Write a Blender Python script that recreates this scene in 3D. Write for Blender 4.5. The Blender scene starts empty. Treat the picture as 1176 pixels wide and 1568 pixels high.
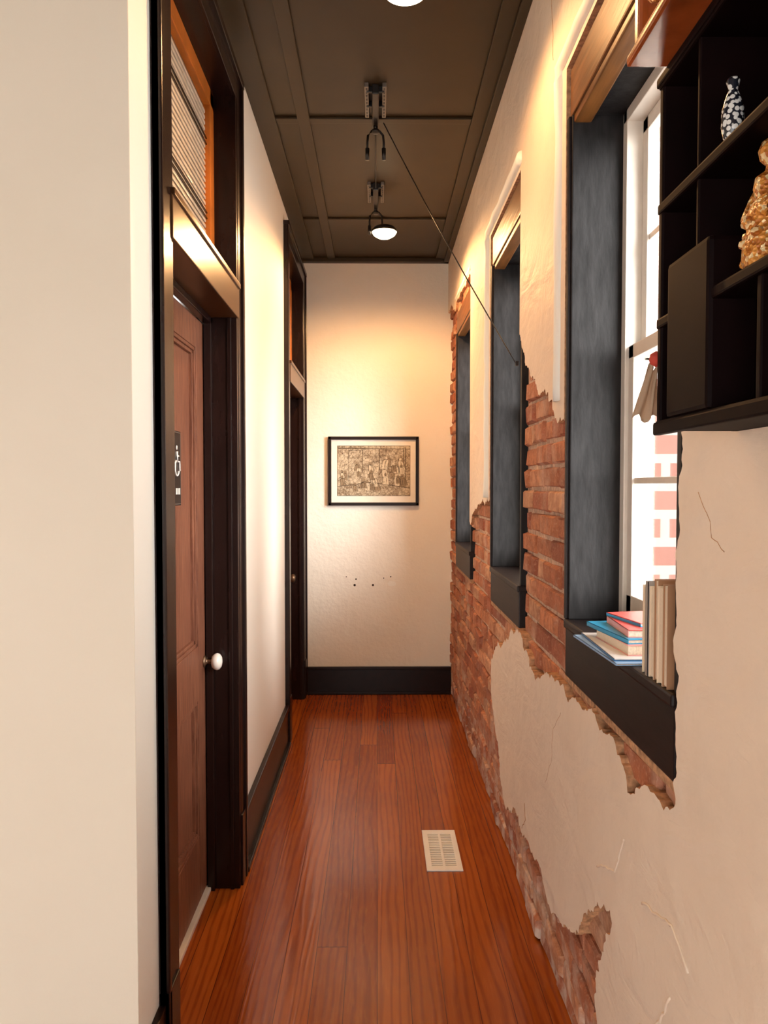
import bpy, bmesh, math, random
from mathutils import Vector, Euler, Matrix, noise
random.seed(7)
scene=bpy.context.scene
col=bpy.context.collection

# ------------------------------------------------------------------ materials
def new_mat(name):
    m=bpy.data.materials.new(name); m.use_nodes=True
    nt=m.node_tree; b=nt.nodes['Principled BSDF']
    return m,nt,b
def N(nt,t,**kw):
    n=nt.nodes.new(t)
    for k,v in kw.items():
        if k in n.inputs: n.inputs[k].default_value=v
        else: setattr(n,k,v)
    return n
def coords(nt,scale=(1,1,1)):
    tc=N(nt,'ShaderNodeTexCoord'); mp=N(nt,'ShaderNodeMapping')
    mp.inputs['Scale'].default_value=scale
    nt.links.new(tc.outputs['Object'],mp.inputs['Vector'])
    return mp.outputs['Vector']
def mix(nt,fac,a,b,blend='MIX'):
    n=nt.nodes.new('ShaderNodeMix'); n.data_type='RGBA'; n.blend_type=blend
    for s,v in ((0,fac),(6,a),(7,b)):
        if isinstance(v,(int,float)): n.inputs[s].default_value=v
        elif isinstance(v,tuple): n.inputs[s].default_value=v if len(v)==4 else v+(1,)
        else: nt.links.new(v,n.inputs[s])
    return n.outputs[2]
def noise_n(nt,vec,scale,detail=4,rough=.55):
    n=N(nt,'ShaderNodeTexNoise'); n.inputs['Scale'].default_value=scale
    n.inputs['Detail'].default_value=detail; n.inputs['Roughness'].default_value=rough
    nt.links.new(vec,n.inputs['Vector']); return n.outputs['Fac']
def ramp(nt,fac,lo,hi):
    n=N(nt,'ShaderNodeMapRange'); n.inputs['From Min'].default_value=lo; n.inputs['From Max'].default_value=hi
    nt.links.new(fac,n.inputs['Value']); return n.outputs['Result']
def math_n(nt,op,a,b=None,c=None):
    n=N(nt,'ShaderNodeMath',operation=op)
    for i,v in enumerate((a,b,c)):
        if v is None: continue
        if isinstance(v,(int,float)): n.inputs[i].default_value=v
        else: nt.links.new(v,n.inputs[i])
    return n.outputs[0]
def bump(nt,b,h,strength=.3,dist=.01):
    n=N(nt,'ShaderNodeBump'); n.inputs['Strength'].default_value=strength; n.inputs['Distance'].default_value=dist
    nt.links.new(h,n.inputs['Height']); nt.links.new(n.outputs['Normal'],b.inputs['Normal'])
def simple(name,c,rough=.5,var=.15,scale=20,bmp=.1,metal=0,stretch=(1,1,1),bd=.003,coat=0,spec=.5):
    m,nt,b=new_mat(name); v=coords(nt,stretch)
    n=noise_n(nt,v,scale)
    d=tuple(x*(1-var) for x in c); l=tuple(min(1,x*(1+var)) for x in c)
    nt.links.new(mix(nt,ramp(nt,n,.3,.7),d,l),b.inputs['Base Color'])
    b.inputs['Roughness'].default_value=rough; b.inputs['Metallic'].default_value=metal
    b.inputs['Coat Weight'].default_value=coat; b.inputs['Specular IOR Level'].default_value=spec
    if bmp: bump(nt,b,n,bmp,bd)
    return m
def stucco(name,c,c2,fine=70,strength=.35,trowel=0):
    m,nt,b=new_mat(name); v=coords(nt)
    big=noise_n(nt,v,1.6,3); mid=noise_n(nt,v,9,5); f=noise_n(nt,v,fine,5)
    base=mix(nt,ramp(nt,big,.35,.65),c,c2)
    h=math_n(nt,'ADD',math_n(nt,'MULTIPLY',mid,1.2),math_n(nt,'MULTIPLY',f,.3))
    if trowel:
        v2=coords(nt,(1,1.1,2.2)); n=N(nt,'ShaderNodeTexNoise'); n.inputs['Scale'].default_value=3.2; n.inputs['Detail'].default_value=5; n.inputs['Distortion'].default_value=1.6
        nt.links.new(v2,n.inputs['Vector']); h=math_n(nt,'ADD',h,math_n(nt,'MULTIPLY',n.outputs['Fac'],trowel))
        blot=noise_n(nt,v,4.5,7,.65)
        base=mix(nt,math_n(nt,'MULTIPLY',ramp(nt,blot,.5,.72),.35),base,tuple(x*.82 for x in c))
    nt.links.new(base,b.inputs['Base Color']); b.inputs['Roughness'].default_value=.6
    bump(nt,b,h,strength,.012)
    return m

M_cream=stucco('cream_stucco',(.80,.76,.67),(.84,.805,.715),45,.45)
M_white=stucco('white_plaster_paint',(.83,.83,.765),(.85,.85,.79),40,.12)
M_near=stucco('near_wall_paint',(.755,.70,.585),(.775,.725,.615),40,.1)
M_pl=stucco('old_plaster',(.77,.64,.515),(.81,.685,.56),45,.38,2.0)
M_pledge=simple('plaster_edge',(.46,.25,.13),.9,.45,60,.6)
M_mortar=simple('mortar',(.56,.38,.27),.95,.3,50,.8,bd=.01)
M_ceil=simple('ceiling_brown',(.034,.0205,.0072),.42,.12,6,.12,spec=.3)
M_trim=simple('dark_trim_paint',(.013,.0055,.0048),.26,.3,30,.12,stretch=(1,1,.2),spec=.33)
M_base=simple('baseboard_paint',(.010,.004,.003),.28,.3,20,.1,spec=.22)
M_bronze=simple('bar_varnish',(.075,.029,.008),.28,.3,14,.1,stretch=(1,.2,1),spec=.45)
M_orange=simple('orange_wood',(.52,.16,.025),.35,.25,24,.1,stretch=(1,.3,.3))
M_head=simple('header_wood',(.135,.052,.012),.38,.4,16,.35,stretch=(3,.3,3),spec=.4)
M_jamb=simple('jamb_black_paint',(.0145,.0138,.0142),.5,.45,22,.25,stretch=(2,2,.5),bd=.004,spec=.16)
M_sill=simple('sill_black_paint',(.013,.0085,.0085),.45,.3,20,.2,stretch=(3,.4,3),spec=.2)
M_sash=simple('sash_white',(.72,.66,.58),.4,.05,20,.05)
M_blackmetal=simple('black_metal',(.010,.009,.009),.35,.1,30,0)
M_grey=simple('bracket_grey',(.20,.18,.16),.4,.1,30,0,metal=.6)
M_porc=simple('porcelain',(.85,.82,.76),.12,.03,10,0)
M_brass=simple('dull_brass',(.20,.13,.08),.35,.2,10,0,metal=.8)
M_regw=simple('register_white',(.90,.90,.87),.35,.04,10,0)
M_regd=simple('register_duct',(.05,.035,.025),.8,.1,10,0)
M_dark=simple('dark_void',(.02,.01,.008),.9,.1,10,0)
M_pframe=simple('picture_frame_black',(.010,.005,.004),.35,.3,30,.05,spec=.25)
M_mat=simple('mat_board',(.80,.75,.65),.8,.03,30,0)
M_ink=simple('ink',(.085,.050,.024),.9,.1,30,0)
M_ink2=simple('ink_sepia',(.26,.19,.115),.9,.15,30,0)
M_paperl=simple('paper_light',(.58,.49,.34),.9,.08,30,0)
M_shelf=simple('shelf_black_wood',(.0050,.0016,.0017),.55,.3,20,.1,stretch=(1,.3,1),spec=.06)
M_page=simple('book_pages',(.74,.62,.48),.8,.15,200,.2,stretch=(1,6,1))

def door_mat():
    m,nt,b=new_mat('door_wood'); v=coords(nt,(6,6,.35)); n=noise_n(nt,v,22,6,.65); f=noise_n(nt,v,90,4)
    v2=coords(nt,(1,1,.4)); bl=noise_n(nt,v2,5,5)
    c=mix(nt,ramp(nt,n,.35,.68),(.115,.040,.022),(.27,.110,.060))
    c=mix(nt,math_n(nt,'MULTIPLY',ramp(nt,f,.5,.7),.4),c,(.34,.16,.10))
    c=mix(nt,math_n(nt,'MULTIPLY',ramp(nt,bl,.5,.7),.35),c,(.10,.032,.020))
    nt.links.new(c,b.inputs['Base Color']); b.inputs['Roughness'].default_value=.42; b.inputs['Specular IOR Level'].default_value=.35
    bump(nt,b,n,.35,.003); return m
M_door=door_mat()

def floor_mat():
    m,nt,b=new_mat('fir_floor')
    tc=N(nt,'ShaderNodeTexCoord'); sx=N(nt,'ShaderNodeSeparateXYZ'); nt.links.new(tc.outputs['Object'],sx.inputs[0])
    W=.098
    px=math_n(nt,'DIVIDE',sx.outputs['X'],W); idx=math_n(nt,'FLOOR',px); fr=math_n(nt,'FRACT',px)
    wn=N(nt,'ShaderNodeTexWhiteNoise',noise_dimensions='1D'); nt.links.new(idx,wn.inputs['W'])
    yy=math_n(nt,'ADD',math_n(nt,'DIVIDE',sx.outputs['Y'],5.5),math_n(nt,'MULTIPLY',wn.outputs['Value'],7.3))
    yi=math_n(nt,'FLOOR',yy); yf=math_n(nt,'FRACT',yy)
    wn2=N(nt,'ShaderNodeTexWhiteNoise',noise_dimensions='2D')
    cb=N(nt,'ShaderNodeCombineXYZ'); nt.links.new(idx,cb.inputs[0]); nt.links.new(yi,cb.inputs[1]); nt.links.new(cb.outputs[0],wn2.inputs['Vector'])
    tone=wn2.outputs['Value']
    g=N(nt,'ShaderNodeCombineXYZ')
    nt.links.new(math_n(nt,'ADD',sx.outputs['X'],math_n(nt,'MULTIPLY',tone,5.)),g.inputs[0])
    nt.links.new(math_n(nt,'MULTIPLY',sx.outputs['Y'],.09),g.inputs[1]); nt.links.new(tone,g.inputs[2])
    wv=N(nt,'ShaderNodeTexWave',wave_type='BANDS',bands_direction='X')
    wv.inputs['Scale'].default_value=13; wv.inputs['Distortion'].default_value=16; wv.inputs['Detail'].default_value=3; wv.inputs['Detail Scale'].default_value=.6
    nt.links.new(g.outputs[0],wv.inputs['Vector'])
    fine=noise_n(nt,g.outputs[0],130,3)
    v=coords(nt); patch=noise_n(nt,v,1.3,4)
    c=mix(nt,tone,(.25,.046,.006),(.42,.105,.013))
    c=mix(nt,math_n(nt,'MULTIPLY',ramp(nt,wv.outputs['Fac'],.45,1.),.5),c,(.15,.020,.004))
    c=mix(nt,math_n(nt,'MULTIPLY',ramp(nt,fine,.5,.8),.35),c,(.52,.17,.03))
    c=mix(nt,math_n(nt,'MULTIPLY',ramp(nt,patch,.45,.7),.3),c,(.15,.020,.005))
    c=mix(nt,math_n(nt,'MULTIPLY',ramp(nt,sx.outputs['Y'],4.2,5.6),.25),c,(.15,.018,.006))  # far-end shade painted into the floor colour as a darker red
    e=math_n(nt,'LESS_THAN',fr,.024); e2=math_n(nt,'LESS_THAN',yf,.0006)
    gap=math_n(nt,'MAXIMUM',e,e2)
    c=mix(nt,math_n(nt,'MULTIPLY',gap,.7),c,(.03,.006,.003))
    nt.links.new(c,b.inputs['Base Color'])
    rn=noise_n(nt,v,3,3)
    nt.links.new(math_n(nt,'MULTIPLY_ADD',rn,.16,.09),b.inputs['Roughness'])
    b.inputs['Specular IOR Level'].default_value=.45
    h=math_n(nt,'SUBTRACT',math_n(nt,'ADD',math_n(nt,'MULTIPLY',wv.outputs['Fac'],.15),math_n(nt,'MULTIPLY',tone,.4)),gap)
    bump(nt,b,h,.3,.003)
    return m
M_floor=floor_mat()

def brick_mat():
    m,nt,b=new_mat('old_brick')
    at=N(nt,'ShaderNodeAttribute',attribute_name='col'); v=coords(nt)
    n=noise_n(nt,v,28,6); n2=noise_n(nt,v,110,4); big=noise_n(nt,v,5,4)
    c=mix(nt,ramp(nt,n,.35,.75),at.outputs['Color'],(.26,.085,.040))
    c=mix(nt,math_n(nt,'MULTIPLY',ramp(nt,n2,.52,.8),.55),c,(.66,.38,.24))
    c=mix(nt,math_n(nt,'MULTIPLY',ramp(nt,big,.54,.72),.5),c,(.66,.49,.38))
    sx=N(nt,'ShaderNodeSeparateXYZ'); nt.links.new(v,sx.inputs[0])
    low=math_n(nt,'MULTIPLY',ramp(nt,sx.outputs['Z'],.34,.05),ramp(nt,noise_n(nt,v,11,5),.47,.6))
    c=mix(nt,math_n(nt,'MULTIPLY',low,.6),c,(.76,.66,.56))
    nt.links.new(c,b.inputs['Base Color']); b.inputs['Roughness'].default_value=.85
    bump(nt,b,math_n(nt,'ADD',n,math_n(nt,'MULTIPLY',n2,.5)),.8,.007)
    return m
M_brick=brick_mat()
def brick_tex_mat():
    m,nt,b=new_mat('exterior_brick')
    tc=N(nt,'ShaderNodeTexCoord'); sx=N(nt,'ShaderNodeSeparateXYZ'); nt.links.new(tc.outputs['Object'],sx.inputs[0])
    cb=N(nt,'ShaderNodeCombineXYZ'); nt.links.new(math_n(nt,'ADD',sx.outputs['X'],sx.outputs['Y']),cb.inputs[0]); nt.links.new(sx.outputs['Z'],cb.inputs[1])
    bt=N(nt,'ShaderNodeTexBrick'); nt.links.new(cb.outputs[0],bt.inputs['Vector'])
    bt.inputs['Color1'].default_value=(.15,.062,.045,1); bt.inputs['Color2'].default_value=(.18,.082,.062,1); bt.inputs['Mortar'].default_value=(.22,.19,.17,1)
    bt.inputs['Scale'].default_value=1; bt.inputs['Brick Width'].default_value=.21; bt.inputs['Row Height'].default_value=.075; bt.inputs['Mortar Size'].default_value=.013
    nt.links.new(bt.outputs['Color'],b.inputs['Base Color']); b.inputs['Roughness'].default_value=.9
    return m
M_ext=brick_tex_mat()
M_reed=simple('ribbed_glass',(.66,.60,.50),.15,.10,30,.1)
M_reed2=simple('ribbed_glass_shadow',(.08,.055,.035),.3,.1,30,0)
def glass():
    m,nt,b=new_mat('window_glass'); nt.nodes.remove(b)
    out=nt.nodes['Material Output']; tr=N(nt,'ShaderNodeBsdfTransparent'); gl=N(nt,'ShaderNodeBsdfGlossy'); gl.inputs['Roughness'].default_value=.02
    fr=N(nt,'ShaderNodeFresnel'); fr.inputs['IOR'].default_value=1.3; mx=N(nt,'ShaderNodeMixShader')
    nt.links.new(math_n(nt,'MULTIPLY',fr.outputs[0],.5),mx.inputs[0]); nt.links.new(tr.outputs[0],mx.inputs[1]); nt.links.new(gl.outputs[0],mx.inputs[2])
    nt.links.new(mx.outputs[0],out.inputs['Surface']); return m
M_glass=glass()
def emis(name,c,s):
    m,nt,b=new_mat(name); b.inputs['Emission Color'].default_value=c+(1,); b.inputs['Emission Strength'].default_value=s
    b.inputs['Base Color'].default_value=c+(1,); return m
M_bulb=emis('lamp_glow',(1,.80,.50),14)
def glitter(name,c1,c2,c3,sc):
    m,nt,b=new_mat(name); v=coords(nt); vo=N(nt,'ShaderNodeTexVoronoi'); vo.inputs['Scale'].default_value=sc
    nt.links.new(v,vo.inputs['Vector'])
    s=N(nt,'ShaderNodeSeparateColor'); nt.links.new(vo.outputs['Color'],s.inputs[0])
    c=mix(nt,ramp(nt,s.outputs[0],.3,.6),c1,c2); c=mix(nt,ramp(nt,s.outputs[1],.78,.84),c,c3)
    nt.links.new(c,b.inputs['Base Color']); b.inputs['Roughness'].default_value=.35; b.inputs['Metallic'].default_value=.2
    bump(nt,b,vo.outputs['Distance'],.6,.004); return m
M_gold=glitter('gold_mosaic',(.40,.12,.015),(.66,.28,.05),(.85,.66,.36),230)
def pattern_mat():
    m,nt,b=new_mat('black_white_pattern'); v=coords(nt); vo=N(nt,'ShaderNodeTexVoronoi'); vo.inputs['Scale'].default_value=170
    nt.links.new(v,vo.inputs['Vector'])
    nt.links.new(mix(nt,ramp(nt,vo.outputs['Distance'],.42,.5),(.66,.66,.64),(.012,.014,.022)),b.inputs['Base Color'])
    b.inputs['Roughness'].default_value=.2; return m
M_pat=pattern_mat()
def color_mat(n,c,r=.4): return simple(n,c,r,.06,12,0)

# ------------------------------------------------------------------ builder
class MB:
    def __init__(s): s.bm=bmesh.new(); s.mats=[]
    def mi(s,m):
        if m not in s.mats: s.mats.append(m)
        return s.mats.index(m)
    def box(s,x0,x1,y0,y1,z0,z1,m,bev=0,rot=None,smooth=False):
        t=bmesh.new(); bmesh.ops.create_cube(t,size=1)
        bmesh.ops.scale(t,vec=(abs(x1-x0),abs(y1-y0),abs(z1-z0)),verts=t.verts)
        if bev: bmesh.ops.bevel(t,geom=t.edges[:],offset=bev,segments=2,affect='EDGES',profile=.6)
        c=Vector(((x0+x1)/2,(y0+y1)/2,(z0+z1)/2))
        if rot: bmesh.ops.rotate(t,cent=(0,0,0),matrix=Euler(rot).to_matrix(),verts=t.verts)
        bmesh.ops.translate(t,vec=c,verts=t.verts); s.add(t,m)
    def add(s,t,m,smooth=False):
        i=s.mi(m); vm={}
        for v in t.verts: vm[v]=s.bm.verts.new(v.co)
        for f in t.faces:
            try:
                nf=s.bm.faces.new([vm[v] for v in f.verts]); nf.material_index=i; nf.smooth=smooth
            except ValueError: pass
        t.free()
    def lathe(s,prof,origin,m,axis='Z',seg=32,scale=(1,1,1)):
        t=bmesh.new(); rings=[]
        for r,h in prof:
            ring=[]
            for k in range(seg):
                a=2*math.pi*k/seg; p=Vector((r*math.cos(a),r*math.sin(a),h))
                if axis=='X': p=Vector((p.z,p.x,p.y))
                if axis=='Y': p=Vector((p.x,p.z,p.y))
                p=Vector((p.x*scale[0],p.y*scale[1],p.z*scale[2]))
                ring.append(t.verts.new(p+Vector(origin)))
            rings.append(ring)
        for a,b in zip(rings,rings[1:]):
            for k in range(seg): t.faces.new((a[k],a[(k+1)%seg],b[(k+1)%seg],b[k]))
        t.faces.new(rings[0][::-1]); t.faces.new(rings[-1])
        bmesh.ops.recalc_face_normals(t,faces=t.faces)
        s.add(t,m,True)
    def tube(s,pts,r,m,seg=10):
        t=bmesh.new(); rings=[]; P=[Vector(p) for p in pts]
        for i,p in enumerate(P):
            d=(P[min(i+1,len(P)-1)]-P[max(i-1,0)]).normalized()
            up=Vector((0,0,1)) if abs(d.z)<.9 else Vector((1,0,0))
            a=d.cross(up).normalized(); b=d.cross(a)
            rr=r[i] if isinstance(r,(list,tuple)) else r
            rings.append([t.verts.new(p+(a*math.cos(2*math.pi*k/seg)+b*math.sin(2*math.pi*k/seg))*rr) for k in range(seg)])
        for a,b in zip(rings,rings[1:]):
            for k in range(seg): t.faces.new((a[k],a[(k+1)%seg],b[(k+1)%seg],b[k]))
        t.faces.new(rings[0][::-1]); t.faces.new(rings[-1])
        bmesh.ops.recalc_face_normals(t,faces=t.faces)
        s.add(t,m,True)
    def poly(s,pts,m):
        i=s.mi(m); f=s.bm.faces.new([s.bm.verts.new(p) for p in pts]); f.material_index=i
    def done(s,name,parent=None,bevel=0):
        me=bpy.data.meshes.new(name); s.bm.to_mesh(me); s.bm.free()
        for m in s.mats: me.materials.append(m)
        o=bpy.data.objects.new(name,me); col.objects.link(o)
        if parent: o.parent=parent
        return o
def empty(name,loc=(0,0,0)):
    o=bpy.data.objects.new(name,None); col.objects.link(o); o.empty_display_size=.1; return o

XL=-.53; XR=.51; XB=.535; YE=5.53; ZC=3.115; Y0=-3.0
# ------------------------------------------------------------------ shell
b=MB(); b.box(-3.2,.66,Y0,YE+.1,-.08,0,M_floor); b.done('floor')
b=MB(); b.box(-3.3,.90,Y0-.15,YE+.1,ZC,ZC+.1,M_ceil); b.done('ceiling')
b=MB()
for x0,x1 in ((-.347,-.293),(-.53,-.442),(.416,.51)):
    b.box(x0,x1,1.7,YE,ZC-.014 if x0!=-.53 else ZC-.016,ZC,M_ceil,.003)
for y in (.91,2.17,3.436,4.70):
    b.box(-.442,.416,y-.022,y+.022,ZC-.012,ZC,M_ceil,.003)
b.box(-.53,.51,YE-.05,YE,ZC-.03,ZC,M_ceil,.004)
b.box(.475,.51,1.7,YE,ZC-.03,ZC,M_ceil,.004)
b.done('trim_ceiling_battens')
b=MB(); b.box(-.75,.90,YE,YE+.12,0,ZC,M_cream)
for x,z,r in ((-.15,.833,.006),(-.16,.79,.009),(-.028,.79,.008),(-.22,.85,.004),(.05,.84,.004),(.10,.85,.005)):
    b.lathe([(r,0),(r,.0015)],(x,YE-.0015,z),M_dark,'Y',10)
t=[]
for k in range(14):
    a=k/14*2*math.pi; r=.028*(1+.3*random.random()); t.append((.108+r*math.cos(a),YE-.002,.80+r*.6*math.sin(a)))
b.poly(t,M_white)
b.done('wall_end')
D1=(1.93,2.85); D2=(4.53,5.40); TOP=2.93
b=MB()
b.box(-.72,XL,1.80,D1[0],0,ZC,M_white); b.box(-.72,XL,D1[1],D2[0],0,ZC,M_white); b.box(-.72,XL,D2[1],YE,0,ZC,M_white)
b.box(-.72,XL,D1[0],D1[1],TOP,ZC,M_white); b.box(-.72,XL,D2[0],D2[1],TOP,ZC,M_white)
b.box(-.74,XL,1.68,1.80,0,ZC,M_white)
b.done('wall_left')
b=MB(); b.box(-3.2,XL-.0005,1.678,1.80,0,ZC,M_near); b.done('wall_near')
b=MB(); b.box(-3.3,-3.2,Y0,1.80,0,ZC,M_cream); b.done('wall_side_light_block')  # unseen side wall, added to cut the light entering from the left
b=MB(); b.box(-3.3,.55,Y0-.12,Y0,1.95,ZC,M_cream); b.box(-3.3,.55,Y0-.12,Y0,0,.12,M_cream); b.box(-.1,.55,Y0-.12,Y0,.12,1.95,M_cream); b.box(-3.3,-3.0,Y0-.12,Y0,.12,1.95,M_cream)  # unseen back wall, added to cut light; low opening brightens the near wall's foot
b.box(-1.58,-1.52,Y0-.10,Y0-.02,.12,1.95,M_trim); b.done('wall_back_light_block')

def baseboard(name,boxes):
    b=MB()
    for bx in boxes: b.box(*bx,M_base,.004)
    return b.done(name)
baseboard('baseboard_left',[(XL,XL+.018,1.68,1.835,0,.24),(XL,XL+.018,2.945,4.42,0,.215),(XL,XL+.024,2.945,4.42,.205,.235),(XL,XL+.034,2.95,4.42,0,.02)])
baseboard('baseboard_end',[(XL,XB,YE-.02,YE,0,.185),(XL,XB,YE-.026,YE,.18,.20),(XL,XB,YE-.034,YE,0,.022)])

# ------------------------------------------------------------------ doors
def door(name,y0,y1,cw0,cw1,sign):
    root=empty(name)
    b=MB()
    CX=-.508
    for (a,c,outer) in ((y0-cw0,y0,0),(y1,y1+cw1,1)):
        b.box(XL,CX,a,c,0,3.0,M_trim,.003)
        if outer==0: b.box(XL,CX+.006,a,a+.02,0,3.0,M_trim,.004)
        else: b.box(XL,CX+.010,c-.025,c,0,3.0,M_trim,.004)
        b.box(XL,CX+.006,a,c,0,.27,M_trim,.003)
    b.box(XL,CX,y0,y1,TOP-.02,3.0,M_trim,.003)
    b.box(XL,CX+.012,y0-cw0-.005,y1+cw1+.003,2.985,3.01,M_trim,.003)
    b.box(-.70,CX-.002,y0-.001,y0+.022,0,TOP,M_trim,.002); b.box(-.70,CX-.002,y1-.022,y1+.001,0,TOP,M_trim,.002)
    b.box(-.70,-.52,y0,y1,TOP-.022,TOP,M_trim)
    b.box(-.628,-.60,y1-.040,y1-.02,0,2.115,M_trim,.003); b.box(-.628,-.60,y0+.02,y0+.04,0,2.115,M_trim,.003)
    b.box(-.628,-.60,y0,y1,2.09,2.115,M_trim,.003)
    b.box(-.545,-.53,y1-.03,y1-.02,0,2.115,M_trim,.003)
    b.done('frame',root)
    b=MB()
    b.box(-.70,CX+.004,y0-.0,y1+.0,2.115,2.235,M_bronze,.004)
    b.box(-.62,CX+.010,y0,y1,2.222,2.240,M_bronze,.003)
    b.done('transom_bar',root)
    b=MB(); a,c=y0+.022,y1-.022; z0,z1=2.235,TOP-.022; sw=.06
    b.box(-.625,-.588,a,a+sw,z0,z1,M_orange,.004); b.box(-.625,-.588,c-sw,c,z0,z1,M_orange,.004)
    b.box(-.625,-.588,a,c,z1-sw,z1,M_orange,.004); b.box(-.625,-.588,a,c,z0,z0+sw,M_orange,.004)
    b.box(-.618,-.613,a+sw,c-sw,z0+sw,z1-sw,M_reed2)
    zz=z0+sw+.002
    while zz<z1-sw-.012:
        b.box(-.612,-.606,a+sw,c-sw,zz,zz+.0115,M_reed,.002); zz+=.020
    for k in (.28,.75):
        zq=z0+sw+(z1-z0-2*sw)*k
        for d in (0,.02): b.box(-.604,-.600,a+sw,c-sw,zq+d-.002,zq+d+.002,M_trim)
    b.done('transom_window',root)
    b=MB(); a,c=y0+.024,y1-.024; X=-.632; st=.115
    b.box(-.675,-.652,a,c,.02,2.09,M_door)
    b.box(-.67,X,a,a+st,.02,2.09,M_door,.002); b.box(-.67,X,c-st,c,.02,2.09,M_door,.002)
    for z0,z1 in ((.02,.255),(.74,.935),(1.985,2.09)): b.box(-.67,X-.0003,a+st,c-st,z0,z1,M_door,.002)
    for z0,z1 in ((.255,.74),(.935,1.985)):
        for q in range(2):
            w=.012; o=q*w
            xx=X-.003-q*.006
            b.box(-.66,xx,a+st+o,a+st+o+w,z0+o,z1-o,M_door,.002); b.box(-.66,xx,c-st-o-w,c-st-o,z0+o,z1-o,M_door,.002)
            b.box(-.66,xx,a+st+o,c-st-o,z0+o,z0+o+w,M_door,.002); b.box(-.66,xx,a+st+o,c-st-o,z1-o-w,z1-o,M_door,.002)
    b.done('slab',root)
    b=MB(); b.box(-.69,-.615,y0+.022,y1-.022,0,.016,M_sash if sign else M_trim,.004); b.done('threshold',root)
    b=MB(); ky=y1-.05
    b.lathe([(.022,0),(.022,.004),(.012,.008),(.009,.012),(.009,.028),(.014,.03)],(X,ky,.86),M_brass,'X')
    b.lathe([(.010,.028),(.022,.031),(.029,.040),(.031,.048),(.028,.057),(.018,.064),(.002,.067)],(X,ky,.86),M_porc if sign else M_brass,'X')
    b.done('knob',root)
    return root
door('door_1',D1[0],D1[1],.095,.09,True)
door('door_2',D2[0],D2[1],.11,.12,False)

b=MB(); X=-.632; ys0,ys1,z0,z1=2.355,2.475,1.44,1.675
b.box(X,X+.004,ys0,ys1,z0,z1,M_blackmetal,.0018)
for (a,c,d,e) in ((ys0+.004,ys1-.004,z0+.004,z0+.0065),(ys0+.004,ys1-.004,z1-.0065,z1-.004),(ys0+.004,ys0+.0065,z0+.004,z1-.004),(ys1-.0065,ys1-.004,z0+.004,z1-.004)):
    b.box(X+.004,X+.0046,a,c,d,e,M_grey)
cx=X+.0055; oy=2.425; oz=1.56
b.lathe([(.007,0),(.007,.001)],(X+.0042,oy,oz+.062),M_regw,'X',16)
b.tube([(cx,oy,oz+.05),(cx,oy,oz+.018),(cx,oy+.022,oz+.018),(cx,oy+.032,oz-.01)],.0036,M_regw,6)
b.tube([(cx,oy,oz+.036),(cx,oy+.018,oz+.036)],.0028,M_regw,6)
b.tube([(cx,oy-.004+.024*math.cos(a),oz-.002+.024*math.sin(a)) for a in [math.radians(110+k*15) for k in range(16)]],.003,M_regw,6)
for k in range(3): b.box(X+.004,X+.0048,oy-.012+k*.018,oy-.001+k*.018,z0+.035,z0+.055,M_regw)
b.done('restroom_sign')

# ------------------------------------------------------------------ right wall
WIN=[(1.31,2.09),(2.77,3.47),(4.24,5.00)]
ZA,ZS,ZH,ZT=.985,1.14,2.485,2.61
b=MB(); prev=Y0
for (a,c) in WIN:
    b.box(.545,.70,prev,a,0,ZC,M_mortar); b.box(.545,.70,a,c,0,ZA,M_mortar); b.box(.545,.70,a,c,ZT,ZC,M_mortar)
    b.box(.70,.88,prev,a+.03,0,ZC,M_ext); b.box(.70,.88,a+.03,c-.03,0,ZS-.02,M_ext); b.box(.70,.88,a+.03,c-.03,ZH+.03,ZC,M_ext)
    prev=c
    b.box(.70,.88,c-.03,c,0,ZC,M_ext)
b.box(.545,.70,prev,YE,0,ZC,M_mortar); b.box(.70,.88,prev,YE,0,ZC,M_ext)
b.done('wall_right')

bm=bmesh.new(); layer=bm.verts.layers.float_color.new('col')
pal=[(.46,.15,.068),(.53,.20,.092),(.35,.105,.055),(.60,.28,.15),(.49,.18,.09),(.62,.34,.20)]
def add_brick(y0,y1,z0,z1,xf):
    c=random.choice(pal); f=random.uniform(.82,1.15); c=tuple(x*f for x in c)+(1,)
    j=lambda s=.0028: random.uniform(-s,s)
    tilt=random.uniform(-.005,.005); ch=.009
    back=[Vector((.60,y,z)) for y,z in ((y0,z0),(y1,z0),(y1,z1),(y0,z1))]
    mid=[Vector((xf+ch+j(),y+j(),z+j())) for y,z in ((y0,z0),(y1,z0),(y1,z1),(y0,z1))]
    ci=ch*.7; fr=[Vector((xf+j()+ (tilt if k in(1,2) else -tilt),y+j(),z+j())) for k,(y,z) in enumerate(((y0+ci,z0+ci),(y1-ci,z0+ci),(y1-ci,z1-ci),(y0+ci,z1-ci)))]
    V=[[bm.verts.new(p) for p in ring] for ring in (back,mid,fr)]
    for r in V:
        for v in r: v[layer]=c
    for A,B_ in zip(V,V[1:]):
        for k in range(4): bm.faces.new((A[k],B_[k],B_[(k+1)%4],A[(k+1)%4]))
    bm.faces.new(V[2][::-1])
PIT=.0745
for r in range(0,39):
    z0=r*PIT+.006; z1=z0+.0635
    hdr=(r%6==4); L=.097 if hdr else .202; g=.011
    y=1.0-(r%2)*.105-(.05 if hdr else 0)+random.uniform(-.01,.01)
    while y<YE:
        segs=[(y,min(y+L*random.uniform(.97,1.02),YE-.002))]
        for (a,c) in WIN:
            if z1>ZA+.01 and z0<ZT-.01:
                ns=[]
                for s0,s1 in segs:
                    if s1<=a or s0>=c: ns.append((s0,s1)); continue
                    if s0<a: ns.append((s0,a+random.uniform(-.014,0)))
                    if s1>c: ns.append((c+random.uniform(0,.03),s1))
                segs=ns
        for s0,s1 in segs:
            if s1-s0>.028: add_brick(s0,s1,z0,z1,XB+random.uniform(-.010,.006))
        y+=L+g
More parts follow.
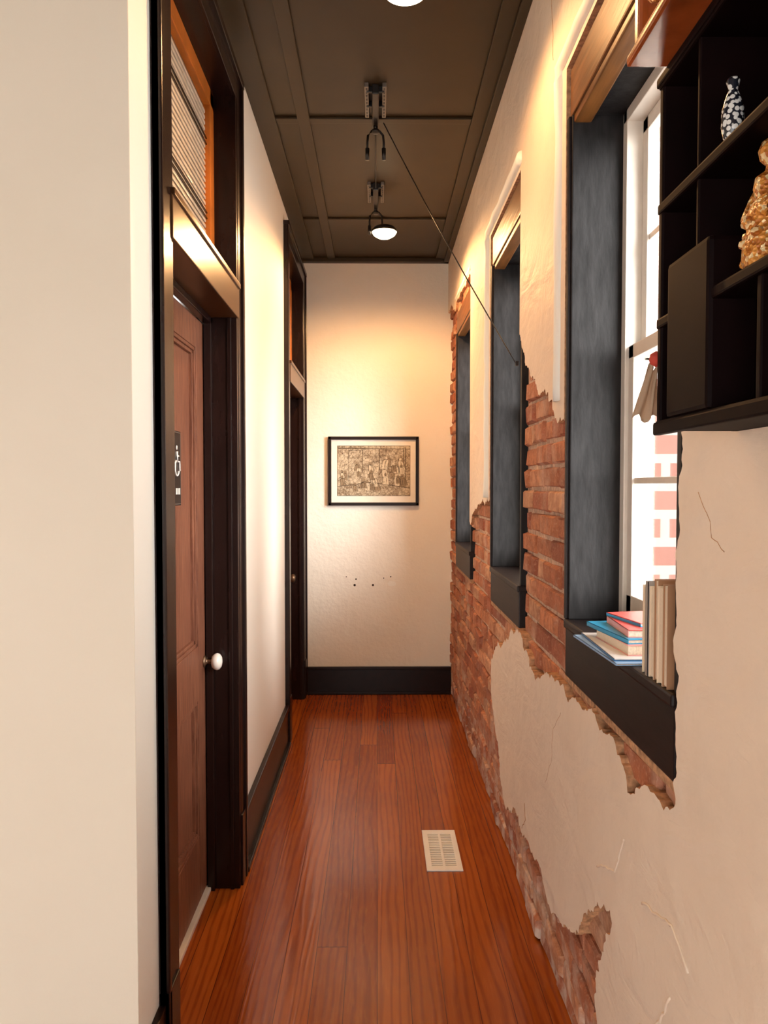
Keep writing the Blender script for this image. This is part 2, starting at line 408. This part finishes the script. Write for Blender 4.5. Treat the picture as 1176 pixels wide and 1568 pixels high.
bmesh.ops.recalc_face_normals(bm,faces=bm.faces)
me=bpy.data.meshes.new('brickwork'); bm.to_mesh(me); bm.free(); me.materials.append(M_brick)
brk=bpy.data.objects.new('wall_right_brickwork',me); col.objects.link(brk)

R=1; S=0
pl=[(Y0,0,S),(1.60,0,R),(1.70,.15,R),(1.738,.258,R),(1.757,.351,R),(1.694,.452,R),(1.635,.553,R),(1.650,.574,R),(1.747,.539,R),(1.857,.45,R),
(1.98,.328,R),(2.163,.276,R),(2.263,.259,R),(2.338,.301,R),(2.487,.300,R),(2.656,.276,R),(2.784,.303,R),(2.995,.225,R),(3.16,.293,R),(3.162,.374,R),
(3.289,.472,R),(3.407,.582,R),(3.411,.728,R),(3.264,.817,R),(3.017,.882,R),(2.90,.963,R),(2.742,.974,R),(2.585,.937,R),(2.455,.875,R),(2.313,.937,R),
(2.185,.940,R),(1.844,.955,R),(1.639,.959,R),(1.563,.916,R),(1.542,.877,R),(1.455,.925,R),(1.403,.933,R),(1.309,.943,R),(1.289,1.013,R),
(1.300,1.30,R),(1.308,2.63,S),(2.098,2.62,S),(2.098,1.68,R),(2.194,1.695,R),(2.296,1.781,R),(2.435,1.788,R),(2.487,1.846,R),(2.65,1.914,R),(2.765,2.043,S),
(2.755,2.62,S),(3.478,2.62,S),(3.478,1.435,R),(3.80,1.419,R),(4.06,1.362,R),(4.14,1.307,R),(4.225,1.31,S),(4.22,2.66,R),(4.95,2.68,R),(5.03,2.64,R),(5.25,2.72,R),(5.53,2.74,S),(5.53,ZC,S),(Y0,ZC,S)]
pts=[]
for i,(y,z,r) in enumerate(pl):
    y2,z2,_=pl[(i+1)%len(pl)]
    d=math.hypot(y2-y,z2-z); pts.append((y,z))
    if r:
        n=max(2,int(d/.009)); nx,nz=-(z2-z)/d,(y2-y)/d
        for k in range(1,n):
            t=k/n; yy=y+(y2-y)*t; zz=z+(z2-z)*t
            o=(noise.noise(Vector((yy*12,zz*12,3)))*.028+noise.noise(Vector((yy*45,zz*45,9)))*.018+random.uniform(-.003,.003))*math.sin(math.pi*t)**.35
            pts.append((yy+nx*o,zz+nz*o))
bm=bmesh.new()
vs=[bm.verts.new((XR,y,z)) for y,z in pts]
es=[bm.edges.new((vs[i],vs[(i+1)%len(vs)])) for i in range(len(vs))]
bmesh.ops.triangle_fill(bm,use_beauty=True,use_dissolve=False,edges=es,normal=(-1,0,0))
bmesh.ops.recalc_face_normals(bm,faces=bm.faces)
for f in bm.faces:
    if f.normal.x>0: f.normal_flip()
front=list(bm.faces)
bound=[e for e in bm.edges if len(e.link_faces)==1]
ex=bmesh.ops.extrude_edge_only(bm,edges=bound)
nv=[g for g in ex['geom'] if isinstance(g,bmesh.types.BMVert)]
for v in nv: v.co.x=XB+.012
for f in bm.faces:
    if f not in front: f.material_index=1
me=bpy.data.meshes.new('plaster'); bm.to_mesh(me); bm.free(); me.materials.append(M_pl); me.materials.append(M_pledge)
po=bpy.data.objects.new('wall_right_plaster',me); col.objects.link(po)
b=MB()
def bead(p,r):
    P=[]
    for (a,c) in zip(p,p[1:]):
        A=Vector(a); C=Vector(c); n=max(2,int((C-A).length/.04))
        for k in range(n):
            q=A.lerp(C,k/n); o=noise.noise_vector(q*9)*.005; P.append(q+o)
    P.append(Vector(p[-1])); b.tube(P,r,M_white,12)
bead([(.513,2.165,1.74),(.513,2.165,2.655),(.513,1.30,2.665)],.020)
bead([(.513,3.54,1.45),(.513,3.54,2.655),(.513,2.74,2.66)],.022)
bead([(.518,4.22,2.69),(.518,5.0,2.71)],.016)
b.done('trim_plaster_bead')
b=MB()
def crack(p,r=.0012,m=None):
    P=[]
    for (a,c) in zip(p,p[1:]):
        A=Vector((XR,)+a); C=Vector((XR,)+c); n=max(2,int((C-A).length/.01))
        for k in range(n):
            q=A.lerp(C,k/n); o=noise.noise_vector(q*35)*.008; o.x=0; P.append(q+o)
    b.tube(P,r,m or M_pl,5)
crack([(1.215,1.49),(1.17,1.45),(1.165,1.425),(1.11,1.40)],.0008,M_pledge)
crack([(2.31,3.0),(2.27,2.85),(2.26,2.72)],.0013,M_pledge)
crack([(2.30,.60),(2.22,.70),(2.20,.80),(2.10,.88)],.0006,M_pledge)
crack([(2.66,.30),(2.60,.36),(2.62,.42)],.0016,M_pledge)
crack([(1.50,.42),(1.38,.50),(1.30,.62)],.003)
crack([(1.45,.70),(1.30,.74),(1.22,.70)],.003)
crack([(1.75,.62),(1.62,.68),(1.55,.78)],.0025)
b.done('trim_plaster_crack')

for i,(a,c) in enumerate(WIN):
    root=empty('window_%d'%(i+1))
    b=MB()
    b.box(.520,.665,c-.022,c,ZS,ZT-.02,M_jamb,.003); b.box(.520,.665,a,a+.022,ZS,ZT-.02,M_jamb,.003)
    b.box(.56,.665,a+.02,c-.02,ZH,ZT-.02,M_jamb,.003)
    b.box(.512,.540,c-.014,c+.006,ZS,ZH,M_sill,.003)
    b.done('jambs',root)
    b=MB(); b.box(.518,.562,a+.002,c-.002,ZH,ZT,M_head,.005); b.box(.524,.57,a+.004,c-.004,ZH-.02,ZH+.012,M_head,.004)
    b.done('header_board',root)
    b=MB()
    b.box(.515,.545,a+.004,c-.004,ZA,ZS-.018,M_sill,.004)
    b.box(.509,.665,a+.004,c-.004,ZS-.024,ZS,M_sill,.005)
    b.box(.522,.548,a+.004,c+.03,ZA-.025,ZA+.004,M_pledge,.006)
    b.done('sill',root)
    b=MB()
    F0,F1=.655,.735; a2,c2=a+.022,c-.022
    b.box(F0,F1,a2-.02,a2+.03,ZS,ZH+.01,M_sash,.003); b.box(F0,F1,c2-.03,c2+.02,ZS,ZH+.01,M_sash,.003)
    b.box(F0,F1,a2,c2,ZH-.03,ZH+.01,M_sash,.003); b.box(F0,F1+.03,a2,c2,ZS-.01,ZS+.02,M_sash,.003)
    a3,c3=a2+.03,c2-.03; ZM=1.852
    for (x0,x1,z0,z1) in ((.665,.695,ZS+.02,ZM+.018),(.697,.725,ZM-.018,ZH-.03)):
        b.box(x0,x1,a3,a3+.038,z0,z1,M_sash,.003); b.box(x0,x1,c3-.038,c3,z0,z1,M_sash,.003)
        b.box(x0,x1,a3,c3,z0,z0+(.055 if z0<1.5 else .036),M_sash,.003); b.box(x0,x1,a3,c3,z1-.036,z1,M_sash,.003)
        zm=(z0+z1)/2; b.box(x0+.006,x1-.006,a3,c3,zm-.008,zm+.008,M_sash,.002)
    b.done('sashes',root)
    b=MB(); b.box(.679,.681,a3+.03,c3-.03,ZS+.05,ZM,M_glass); b.box(.710,.712,a3+.03,c3-.03,ZM,ZH-.05,M_glass); b.done('glass',root)

b=MB(); b.box(3.6,4.4,4.5,14,-1,7.5,M_ext)
b.box(3.5,3.62,4.3,14,7.4,7.6,M_sash)
for k in range(4):
    b.box(3.57,3.62,5.2+k*2.2,6.2+k*2.2,1.0,2.8,M_sash,.01)
b.done('wall_neighbouring_building')

# ------------------------------------------------------------------ framed engraving
root=empty('framed_engraving')
b=MB(); x0,x1,z0,z1=-.347,.300,1.364,1.857; fw=.022; yb=YE; yf=YE-.026
b.box(x0,x1,yf,yb,z0,z0+fw,M_pframe,.003); b.box(x0,x1,yf,yb,z1-fw,z1,M_pframe,.003)
b.box(x0,x0+fw,yf,yb,z0,z1,M_pframe,.003); b.box(x1-fw,x1,yf,yb,z0,z1,M_pframe,.003)
b.done('frame',root)
b=MB(); b.box(x0+.01,x1-.01,YE-.012,YE-.001,z0+.01,z1-.01,M_mat); b.done('mat',root)
def art_mat():
    m,nt,b=new_mat('engraving_print'); v=coords(nt)
    n1=noise_n(nt,v,16,8,.7); n2=noise_n(nt,v,60,8,.75)
    vo=N(nt,'ShaderNodeTexVoronoi',feature='DISTANCE_TO_EDGE'); vo.inputs['Scale'].default_value=38; nt.links.new(v,vo.inputs['Vector'])
    wv=N(nt,'ShaderNodeTexWave',wave_type='BANDS',bands_direction='DIAGONAL'); wv.inputs['Scale'].default_value=120; wv.inputs['Distortion'].default_value=6; nt.links.new(v,wv.inputs['Vector'])
    c=mix(nt,ramp(nt,n1,.42,.58),(.58,.49,.34),(.20,.14,.08))
    c=mix(nt,math_n(nt,'MULTIPLY',ramp(nt,n2,.48,.56),.65),c,(.62,.53,.38))
    c=mix(nt,math_n(nt,'MULTIPLY',math_n(nt,'LESS_THAN',vo.outputs['Distance'],.055),.5),c,(.09,.055,.03))
    c=mix(nt,math_n(nt,'MULTIPLY',ramp(nt,wv.outputs['Fac'],.6,.9),.3),c,(.13,.085,.045))
    nt.links.new(c,b.inputs['Base Color']); b.inputs['Roughness'].default_value=.8; return m
b=MB(); ax0,ax1,az0,az1=-.282,.239,1.434,1.791; ya=YE-.0125
b.box(ax0,ax1,ya,YE-.011,az0,az1,art_mat())
yl=ya-.0006
def stroke(p,r=.0012,m=M_ink): b.tube([(x,yl,z) for x,z in p],r,m,4)
stroke([(ax0,az0),(ax1,az0),(ax1,az1),(ax0,az1),(ax0,az0)])
for p in ([(-.20,1.56),(-.20,1.76),(-.10,1.76),(-.10,1.60)],[(-.28,1.775),(.235,1.768)],[(.02,1.62),(.02,1.765)],[(.06,1.765),(.06,1.64),(.19,1.64),(.19,1.765)],[(-.28,1.50),(-.05,1.53),(.235,1.49)],[(.205,1.50),(.205,1.78)]): stroke(p,.0016)
for k in range(34):
    x=random.uniform(ax0+.03,ax1-.03); z=random.uniform(az0+.02,az1-.14); h=random.uniform(.05,.085)
    w=h*.28; lean=random.uniform(-.015,.015)
    m=random.choice([M_paperl,M_paperl,M_ink2,M_ink2])
    y_=yl-.0002-k*.00002
    b.poly([(x-w,y_,z),(x+w,y_,z),(x+w*.8+lean,y_,z+h*.7),(x+w*.3+lean,y_,z+h*.78),(x-w*.3+lean,y_,z+h*.78),(x-w*.8+lean,y_,z+h*.7)],m)
    b.poly([(x+lean+.010*math.cos(a),y_,z+h*.9+.012*math.sin(a)) for a in [q*math.pi/5 for q in range(10)]],random.choice([M_paperl,M_ink2]))
    yl2=y_-.0002
    b.tube([(x-w,yl2,z),(x-w*.8+lean,yl2,z+h*.7),(x+lean,yl2,z+h*.8),(x+w*.8+lean,yl2,z+h*.7),(x+w,yl2,z)],.0009,M_ink,4)
    b.tube([(x,yl2,z+.005),(x+lean*.5+random.uniform(-.006,.006),yl2,z+h*.6)],.0008,M_ink,4)
for k in range(260):
    x=random.uniform(ax0+.01,ax1-.015); z=random.uniform(az0+.008,az1-.01); a=random.uniform(0,3.14); l=random.uniform(.005,.014)
    x2=min(max(x+l*math.cos(a),ax0+.003),ax1-.003); z2=min(max(z+l*math.sin(a),az0+.003),az1-.003)
    b.tube([(x,yl-.0012,z),(x2,yl-.0012,z2)],.0008,M_ink,4)
b.done('engraving',root)

# ------------------------------------------------------------------ floor register
b=MB(); x0,x1,y0,y1=.195,.337,2.947,3.299
b.box(x0,x1,y0,y1,0,.0012,M_regd)
b.box(x0,x1,y0,y0+.03,.0,.006,M_regw,.0015); b.box(x0,x1,y1-.03,y1,.0,.006,M_regw,.0015)
b.box(x0,x0+.022,y0+.028,y1-.028,.0,.0062,M_regw,.0015); b.box(x1-.022,x1,y0+.028,y1-.028,.0,.0062,M_regw,.0015)
b.box((x0+x1)/2-.005,(x0+x1)/2+.005,y0+.02,y1-.02,0.001,.0058,M_regw,.001)
n=20
for k in range(n):
    yy=y0+.034+(y1-y0-.068)*k/(n-1)
    b.box(x0+.02,x1-.02,yy-.0046,yy+.0046,.002,.0052,M_regw)
b.done('floor_register')

# ------------------------------------------------------------------ ceiling lights
def fixture(y,lit,x=-.005,power=40):
    root=empty('ceiling_light')
    b=MB(); zc=ZC-.0105
    b.box(x-.014,x+.014,y-.28,y+.02,zc-.03,ZC,M_blackmetal,.004)
    for s in (-1,1):
        xx=x+s*.036
        b.box(xx-.0085,xx+.0085,y-.29,y-.03,zc-.008,ZC,M_grey,.002)
        for k in range(9): b.box(xx-.003,xx+.003,y-.28+k*.028,y-.265+k*.028,zc-.0088,zc-.0078,M_blackmetal)
        b.box(x-.036,x+.036,y-.20+s*.06,y-.188+s*.06,zc-.012,ZC,M_blackmetal,.002)
    b.done('ceiling_bracket',root)
    b=MB()
    b.tube([(x,y,zc-.02),(x,y,zc-.05)],.010,M_blackmetal)
    b.lathe([(.014,0),(.018,.004),(.018,.012),(.012,.018)],(x,y,zc-.06),M_blackmetal)
    for s in (-1,1):
        b.tube([(x,y,zc-.045),(x+s*.018,y,zc-.052),(x+s*.033,y,zc-.07),(x+s*.036,y,zc-.10),(x+s*.036,y,zc-.165)],.0055,M_blackmetal)
        b.tube([(x+s*.036,y,zc-.125),(x+s*.036,y,zc-.175)],.0095,M_blackmetal)
    b.done('yoke',root)
    if lit:
        b=MB(); zz=zc-.155; xs=x+.048
        b.lathe([(.020,.035),(.055,.022),(.072,.004),(.074,-.004),(.070,-.006)][::-1],(xs,y,zz),M_blackmetal)
        b.done('shade',root)
        b=MB(); b.lathe([(.001,-.042),(.035,-.037),(.060,-.022),(.070,-.006),(.070,-.004)],(xs,y,zz),M_bulb); b.done('diffuser',root)
        L=bpy.data.lights.new('lamp','SPOT'); L.energy=power; L.color=(1,.52,.21); L.shadow_soft_size=.05; L.spot_size=math.radians(178); L.spot_blend=.4
        lo=bpy.data.objects.new('lamp_light',L); lo.location=(xs,y,zz-.07); col.objects.link(lo); lo.parent=root
    return root
fixture(2.275,True,.035,30); fixture(3.42,False); fixture(4.42,True,-.005,85)
b=MB()
b.tube([(-.005,3.44,ZC-.03),(-.005,3.8,ZC-.045),(-.005,4.15,ZC-.03)],.003,M_blackmetal,6)
A=Vector((.03,3.40,ZC-.035)); C=Vector((.503,2.79,1.944))
b.tube([A.lerp(C,k/20)-Vector((0,0,.02*math.sin(math.pi*k/20))) for k in range(21)],.0025,M_blackmetal,6)
b.box(.500,.512,2.783,2.797,1.935,1.952,M_blackmetal,.002)
b.done('hanging_cord')

# ------------------------------------------------------------------ wall shelf
b=MB(); X0=.39; X1=.509; ya,yb_=.42,1.085; z0,z1=1.578,2.063; t=.014
b.box(X0+.004,X1,yb_-t,yb_,z0,z1,M_shelf,.003); b.box(X0+.004,X1,ya,ya+t,z0,z1,M_shelf,.003)
b.box(X1-.008,X1,ya,yb_,z0,z1,M_shelf)
for z in (z0+t,1.734,1.892,z1): b.box(X0+.002,X1,ya,yb_,z-t,z,M_shelf,.003)
for y in (.96,.80,.62): b.box(X0+.006,X1,y-.005,y+.005,z0,1.72,M_shelf,.002)
b.box(X0+.006,X1,.955,.962,1.734,z1-.01,M_shelf,.002); b.box(X0+.006,X1,.775,.785,1.734,z1-.01,M_shelf,.002)
b.box(X0,X0+.012,ya-.004,yb_+.004,z0-.006,z0+.012,M_shelf,.003); b.box(X0,X0+.012,ya-.004,yb_+.004,z1-.010,z1+.003,M_shelf,.003)
b.box(X0-.002,X0+.06,.905,1.035,z0+.014,1.795,M_shelf,.006)
shelf=b.done('wall_shelf')
b=MB(); b.lathe([(.007,0),(.010,.005),(.0125,.018),(.012,.036),(.008,.05),(.005,.058),(.0075,.068),(.0065,.071)],(.406,.888,1.893),M_pat); b.done('patterned_vase')
b=MB(); cx,cy=.428,.838; q=.9
prof=[(.030,0),(.034,.012),(.033,.03),(.028,.045),(.030,.06),(.026,.075),(.019,.086),(.022,.098),(.020,.11),(.009,.118),(.008,.124),(.015,.132),(.017,.142),(.013,.152),(.004,.158)]
b.lathe([(r*q,h*q) for r,h in prof],(cx,cy,1.735),M_gold,seg=28)
for s in (-1,1):
    b.tube([(cx,cy+s*.016,1.735+.097),(cx-.006,cy+s*.030,1.735+.081),(cx-.018,cy+s*.022,1.735+.060),(cx-.025,cy,1.735+.056)],[.008,.007,.006,.005],M_gold)
for k in range(22):
    a=k*2.4; r=.027; b.lathe([(.001,-.006),(.006,-.003),(.007,0),(.006,.003),(.001,.006)],(cx+r*math.cos(a),cy+r*math.sin(a),1.743+.0024*k),M_gold,seg=8)
b.done('gold_figurine')
M_redw=simple('red_varnished_wood',(.34,.080,.018),.2,.3,14,.1,stretch=(1,1,.3),coat=.5)
b=MB(); x0,x1,y0,y1,z0,z1=.345,.47,.90,1.05,2.066,2.29
b.box(x0-.008,x1+.004,y0-.008,y1+.008,z0,z0+.014,M_redw,.005)
b.box(x0+.012,x1,y0+.004,y1-.004,z0+.012,z1,M_redw,.004)
b.box(x0,x0+.02,y0,y0+.02,z0+.01,z1,M_redw,.005); b.box(x0,x0+.02,y1-.02,y1,z0+.01,z1,M_redw,.005)
b.box(x0,x0+.02,y0,y1,z1-.02,z1,M_redw,.005); b.box(x0,x0+.02,y0,y1,z0+.01,z0+.03,M_redw,.005)
b.tube([(x0+.006,(y0+y1)/2+.03*math.cos(a),(z0+z1)/2-.02+.045*math.sin(a)) for a in [k*math.pi/10 for k in range(20)]],.008,M_gold)
b.done('wooden_display_box')
M_cloth=color_mat('linen_cloth',(.60,.46,.33),.9)
M_redc=color_mat('red_cloth',(.45,.05,.03),.8)
t=bmesh.new(); nu,nv_=14,10; g=[]
for i in range(nu+1):
    row=[]
    for j in range(nv_+1):
        u=i/nu; v=j/nv_
        w=.014+.022*u
        x=.396-.012*u+(v-.5)*w; z=1.672-.075*u+.006*math.sin(v*9)
        y=1.096+.006+.006*math.sin(v*14+u*2)
        row.append(t.verts.new((x,y,z)))
    g.append(row)
for i in range(nu):
    for j in range(nv_): t.faces.new((g[i][j],g[i+1][j],g[i+1][j+1],g[i][j+1]))
bmesh.ops.solidify(t,geom=t.faces[:],thickness=.005)
b=MB(); b.add(t,M_cloth,True)
b.lathe([(.001,-.010),(.008,-.006),(.010,0),(.008,.008),(.001,.012)],(.397,1.096,1.680),M_redc,seg=16)
b.done('linen_ornament',shelf)

# ------------------------------------------------------------------ books on the sill
cols={'blue':color_mat('cover_blue',(.03,.20,.48)),'teal':color_mat('cover_teal',(.02,.30,.55)),'red':color_mat('cover_red',(.62,.07,.06)),'pink':color_mat('cover_pink',(.75,.33,.30)),
'cream':color_mat('cover_cream',(.72,.58,.42)),'grey':color_mat('cover_grey',(.30,.28,.26)),'white':color_mat('cover_white',(.78,.78,.78)),'tan':color_mat('cover_tan',(.36,.19,.10)),'lblue':color_mat('cover_light_blue',(.30,.50,.78)),'navy':color_mat('cover_navy',(.04,.07,.16))}
def flat_book(b,cx,cy,z,lx,ly,h,rot,c,ct=None,spine=-1):
    Rm=Matrix.Rotation(rot,3,'Z')
    def bx(x0,x1,y0,y1,z0,z1,m,bev=0):
        t=bmesh.new(); bmesh.ops.create_cube(t,size=1); bmesh.ops.scale(t,vec=(x1-x0,y1-y0,z1-z0),verts=t.verts)
        bmesh.ops.translate(t,vec=((x0+x1)/2,(y0+y1)/2,(z0+z1)/2),verts=t.verts)
        bmesh.ops.rotate(t,cent=(0,0,0),matrix=Rm,verts=t.verts); bmesh.ops.translate(t,vec=(cx,cy,z),verts=t.verts); b.add(t,m)
    e=.0016
    bx(-lx/2,lx/2,-ly/2,ly/2,0,e,c); bx(-lx/2,lx/2,-ly/2,ly/2,h-e,h,ct or c)
    if spine: bx(-lx/2,-lx/2+e,-ly/2,ly/2,0,h,c)
    bx(-lx/2+e,lx/2-.003,-ly/2+.003,ly/2-.003,e,h-e,M_page)
b=MB(); z=ZS+.0005
flat_book(b,.560,1.680,z,.170,.30,.005,.03,cols['lblue'],cols['lblue']); z+=.005
flat_book(b,.563,1.685,z,.155,.28,.005,-.03,cols['blue'],cols['white']); z+=.005
flat_book(b,.578,1.675,z,.13,.20,.022,.05,cols['pink'],cols['pink'],0); z+=.022
flat_book(b,.580,1.700,z,.145,.22,.010,.12,cols['teal'],cols['teal']); z+=.010
flat_book(b,.590,1.690,z,.115,.18,.016,-.05,cols['pink'],cols['red'],-1); z+=.016
flat_book(b,.600,1.720,z,.10,.15,.008,.2,cols['teal'],cols['red']); z+=.008
b.done('book_stack')
b=MB(); y=1.345; seq=[('tan',.022,.185),('cream',.026,.178),('tan',.020,.188),('cream',.024,.172),('grey',.014,.180),('cream',.022,.170)]
for nme,w,h in seq:
    c=cols[nme]; x0=.512+random.uniform(-.003,.004); d=.115; z0=ZS+.0005
    b.box(x0,x0+d,y,y+.0018,z0,z0+h,c); b.box(x0,x0+d,y+w-.0018,y+w,z0,z0+h,c)
    if nme in('navy','grey'): b.box(x0,x0+.0012,y,y+w,z0,z0+h,c)
    b.box(x0+.003,x0+d-.002,y+.0018,y+w-.0018,z0+.003,z0+h-.003,M_page)
    y+=w+.0012
b.done('upright_books')

# ------------------------------------------------------------------ light
w=bpy.data.worlds.new('sky'); scene.world=w; w.use_nodes=True
bg=w.node_tree.nodes['Background']; bg.inputs['Color'].default_value=(1,.99,.96,1); bg.inputs['Strength'].default_value=6.9
S_=bpy.data.lights.new('sun','SUN'); S_.energy=21; S_.angle=math.radians(50); S_.color=(1,.98,.95)
so=bpy.data.objects.new('sun',S_); so.rotation_euler=Vector((-.60,.74,-.32)).to_track_quat('-Z','Y').to_euler(); so.location=(6,-6,6); col.objects.link(so)
scene.view_settings.view_transform='Standard'; scene.view_settings.look='None'; scene.view_settings.exposure=0

cam=bpy.data.cameras.new('camera'); co=bpy.data.objects.new('camera',cam); col.objects.link(co)
cam.sensor_fit='VERTICAL'; cam.sensor_height=36; cam.lens=36*1178/1568; cam.clip_start=.02
co.location=(0,0,1.5); co.rotation_euler=(math.radians(90-1.896),0,math.radians(-.535))
scene.camera=co
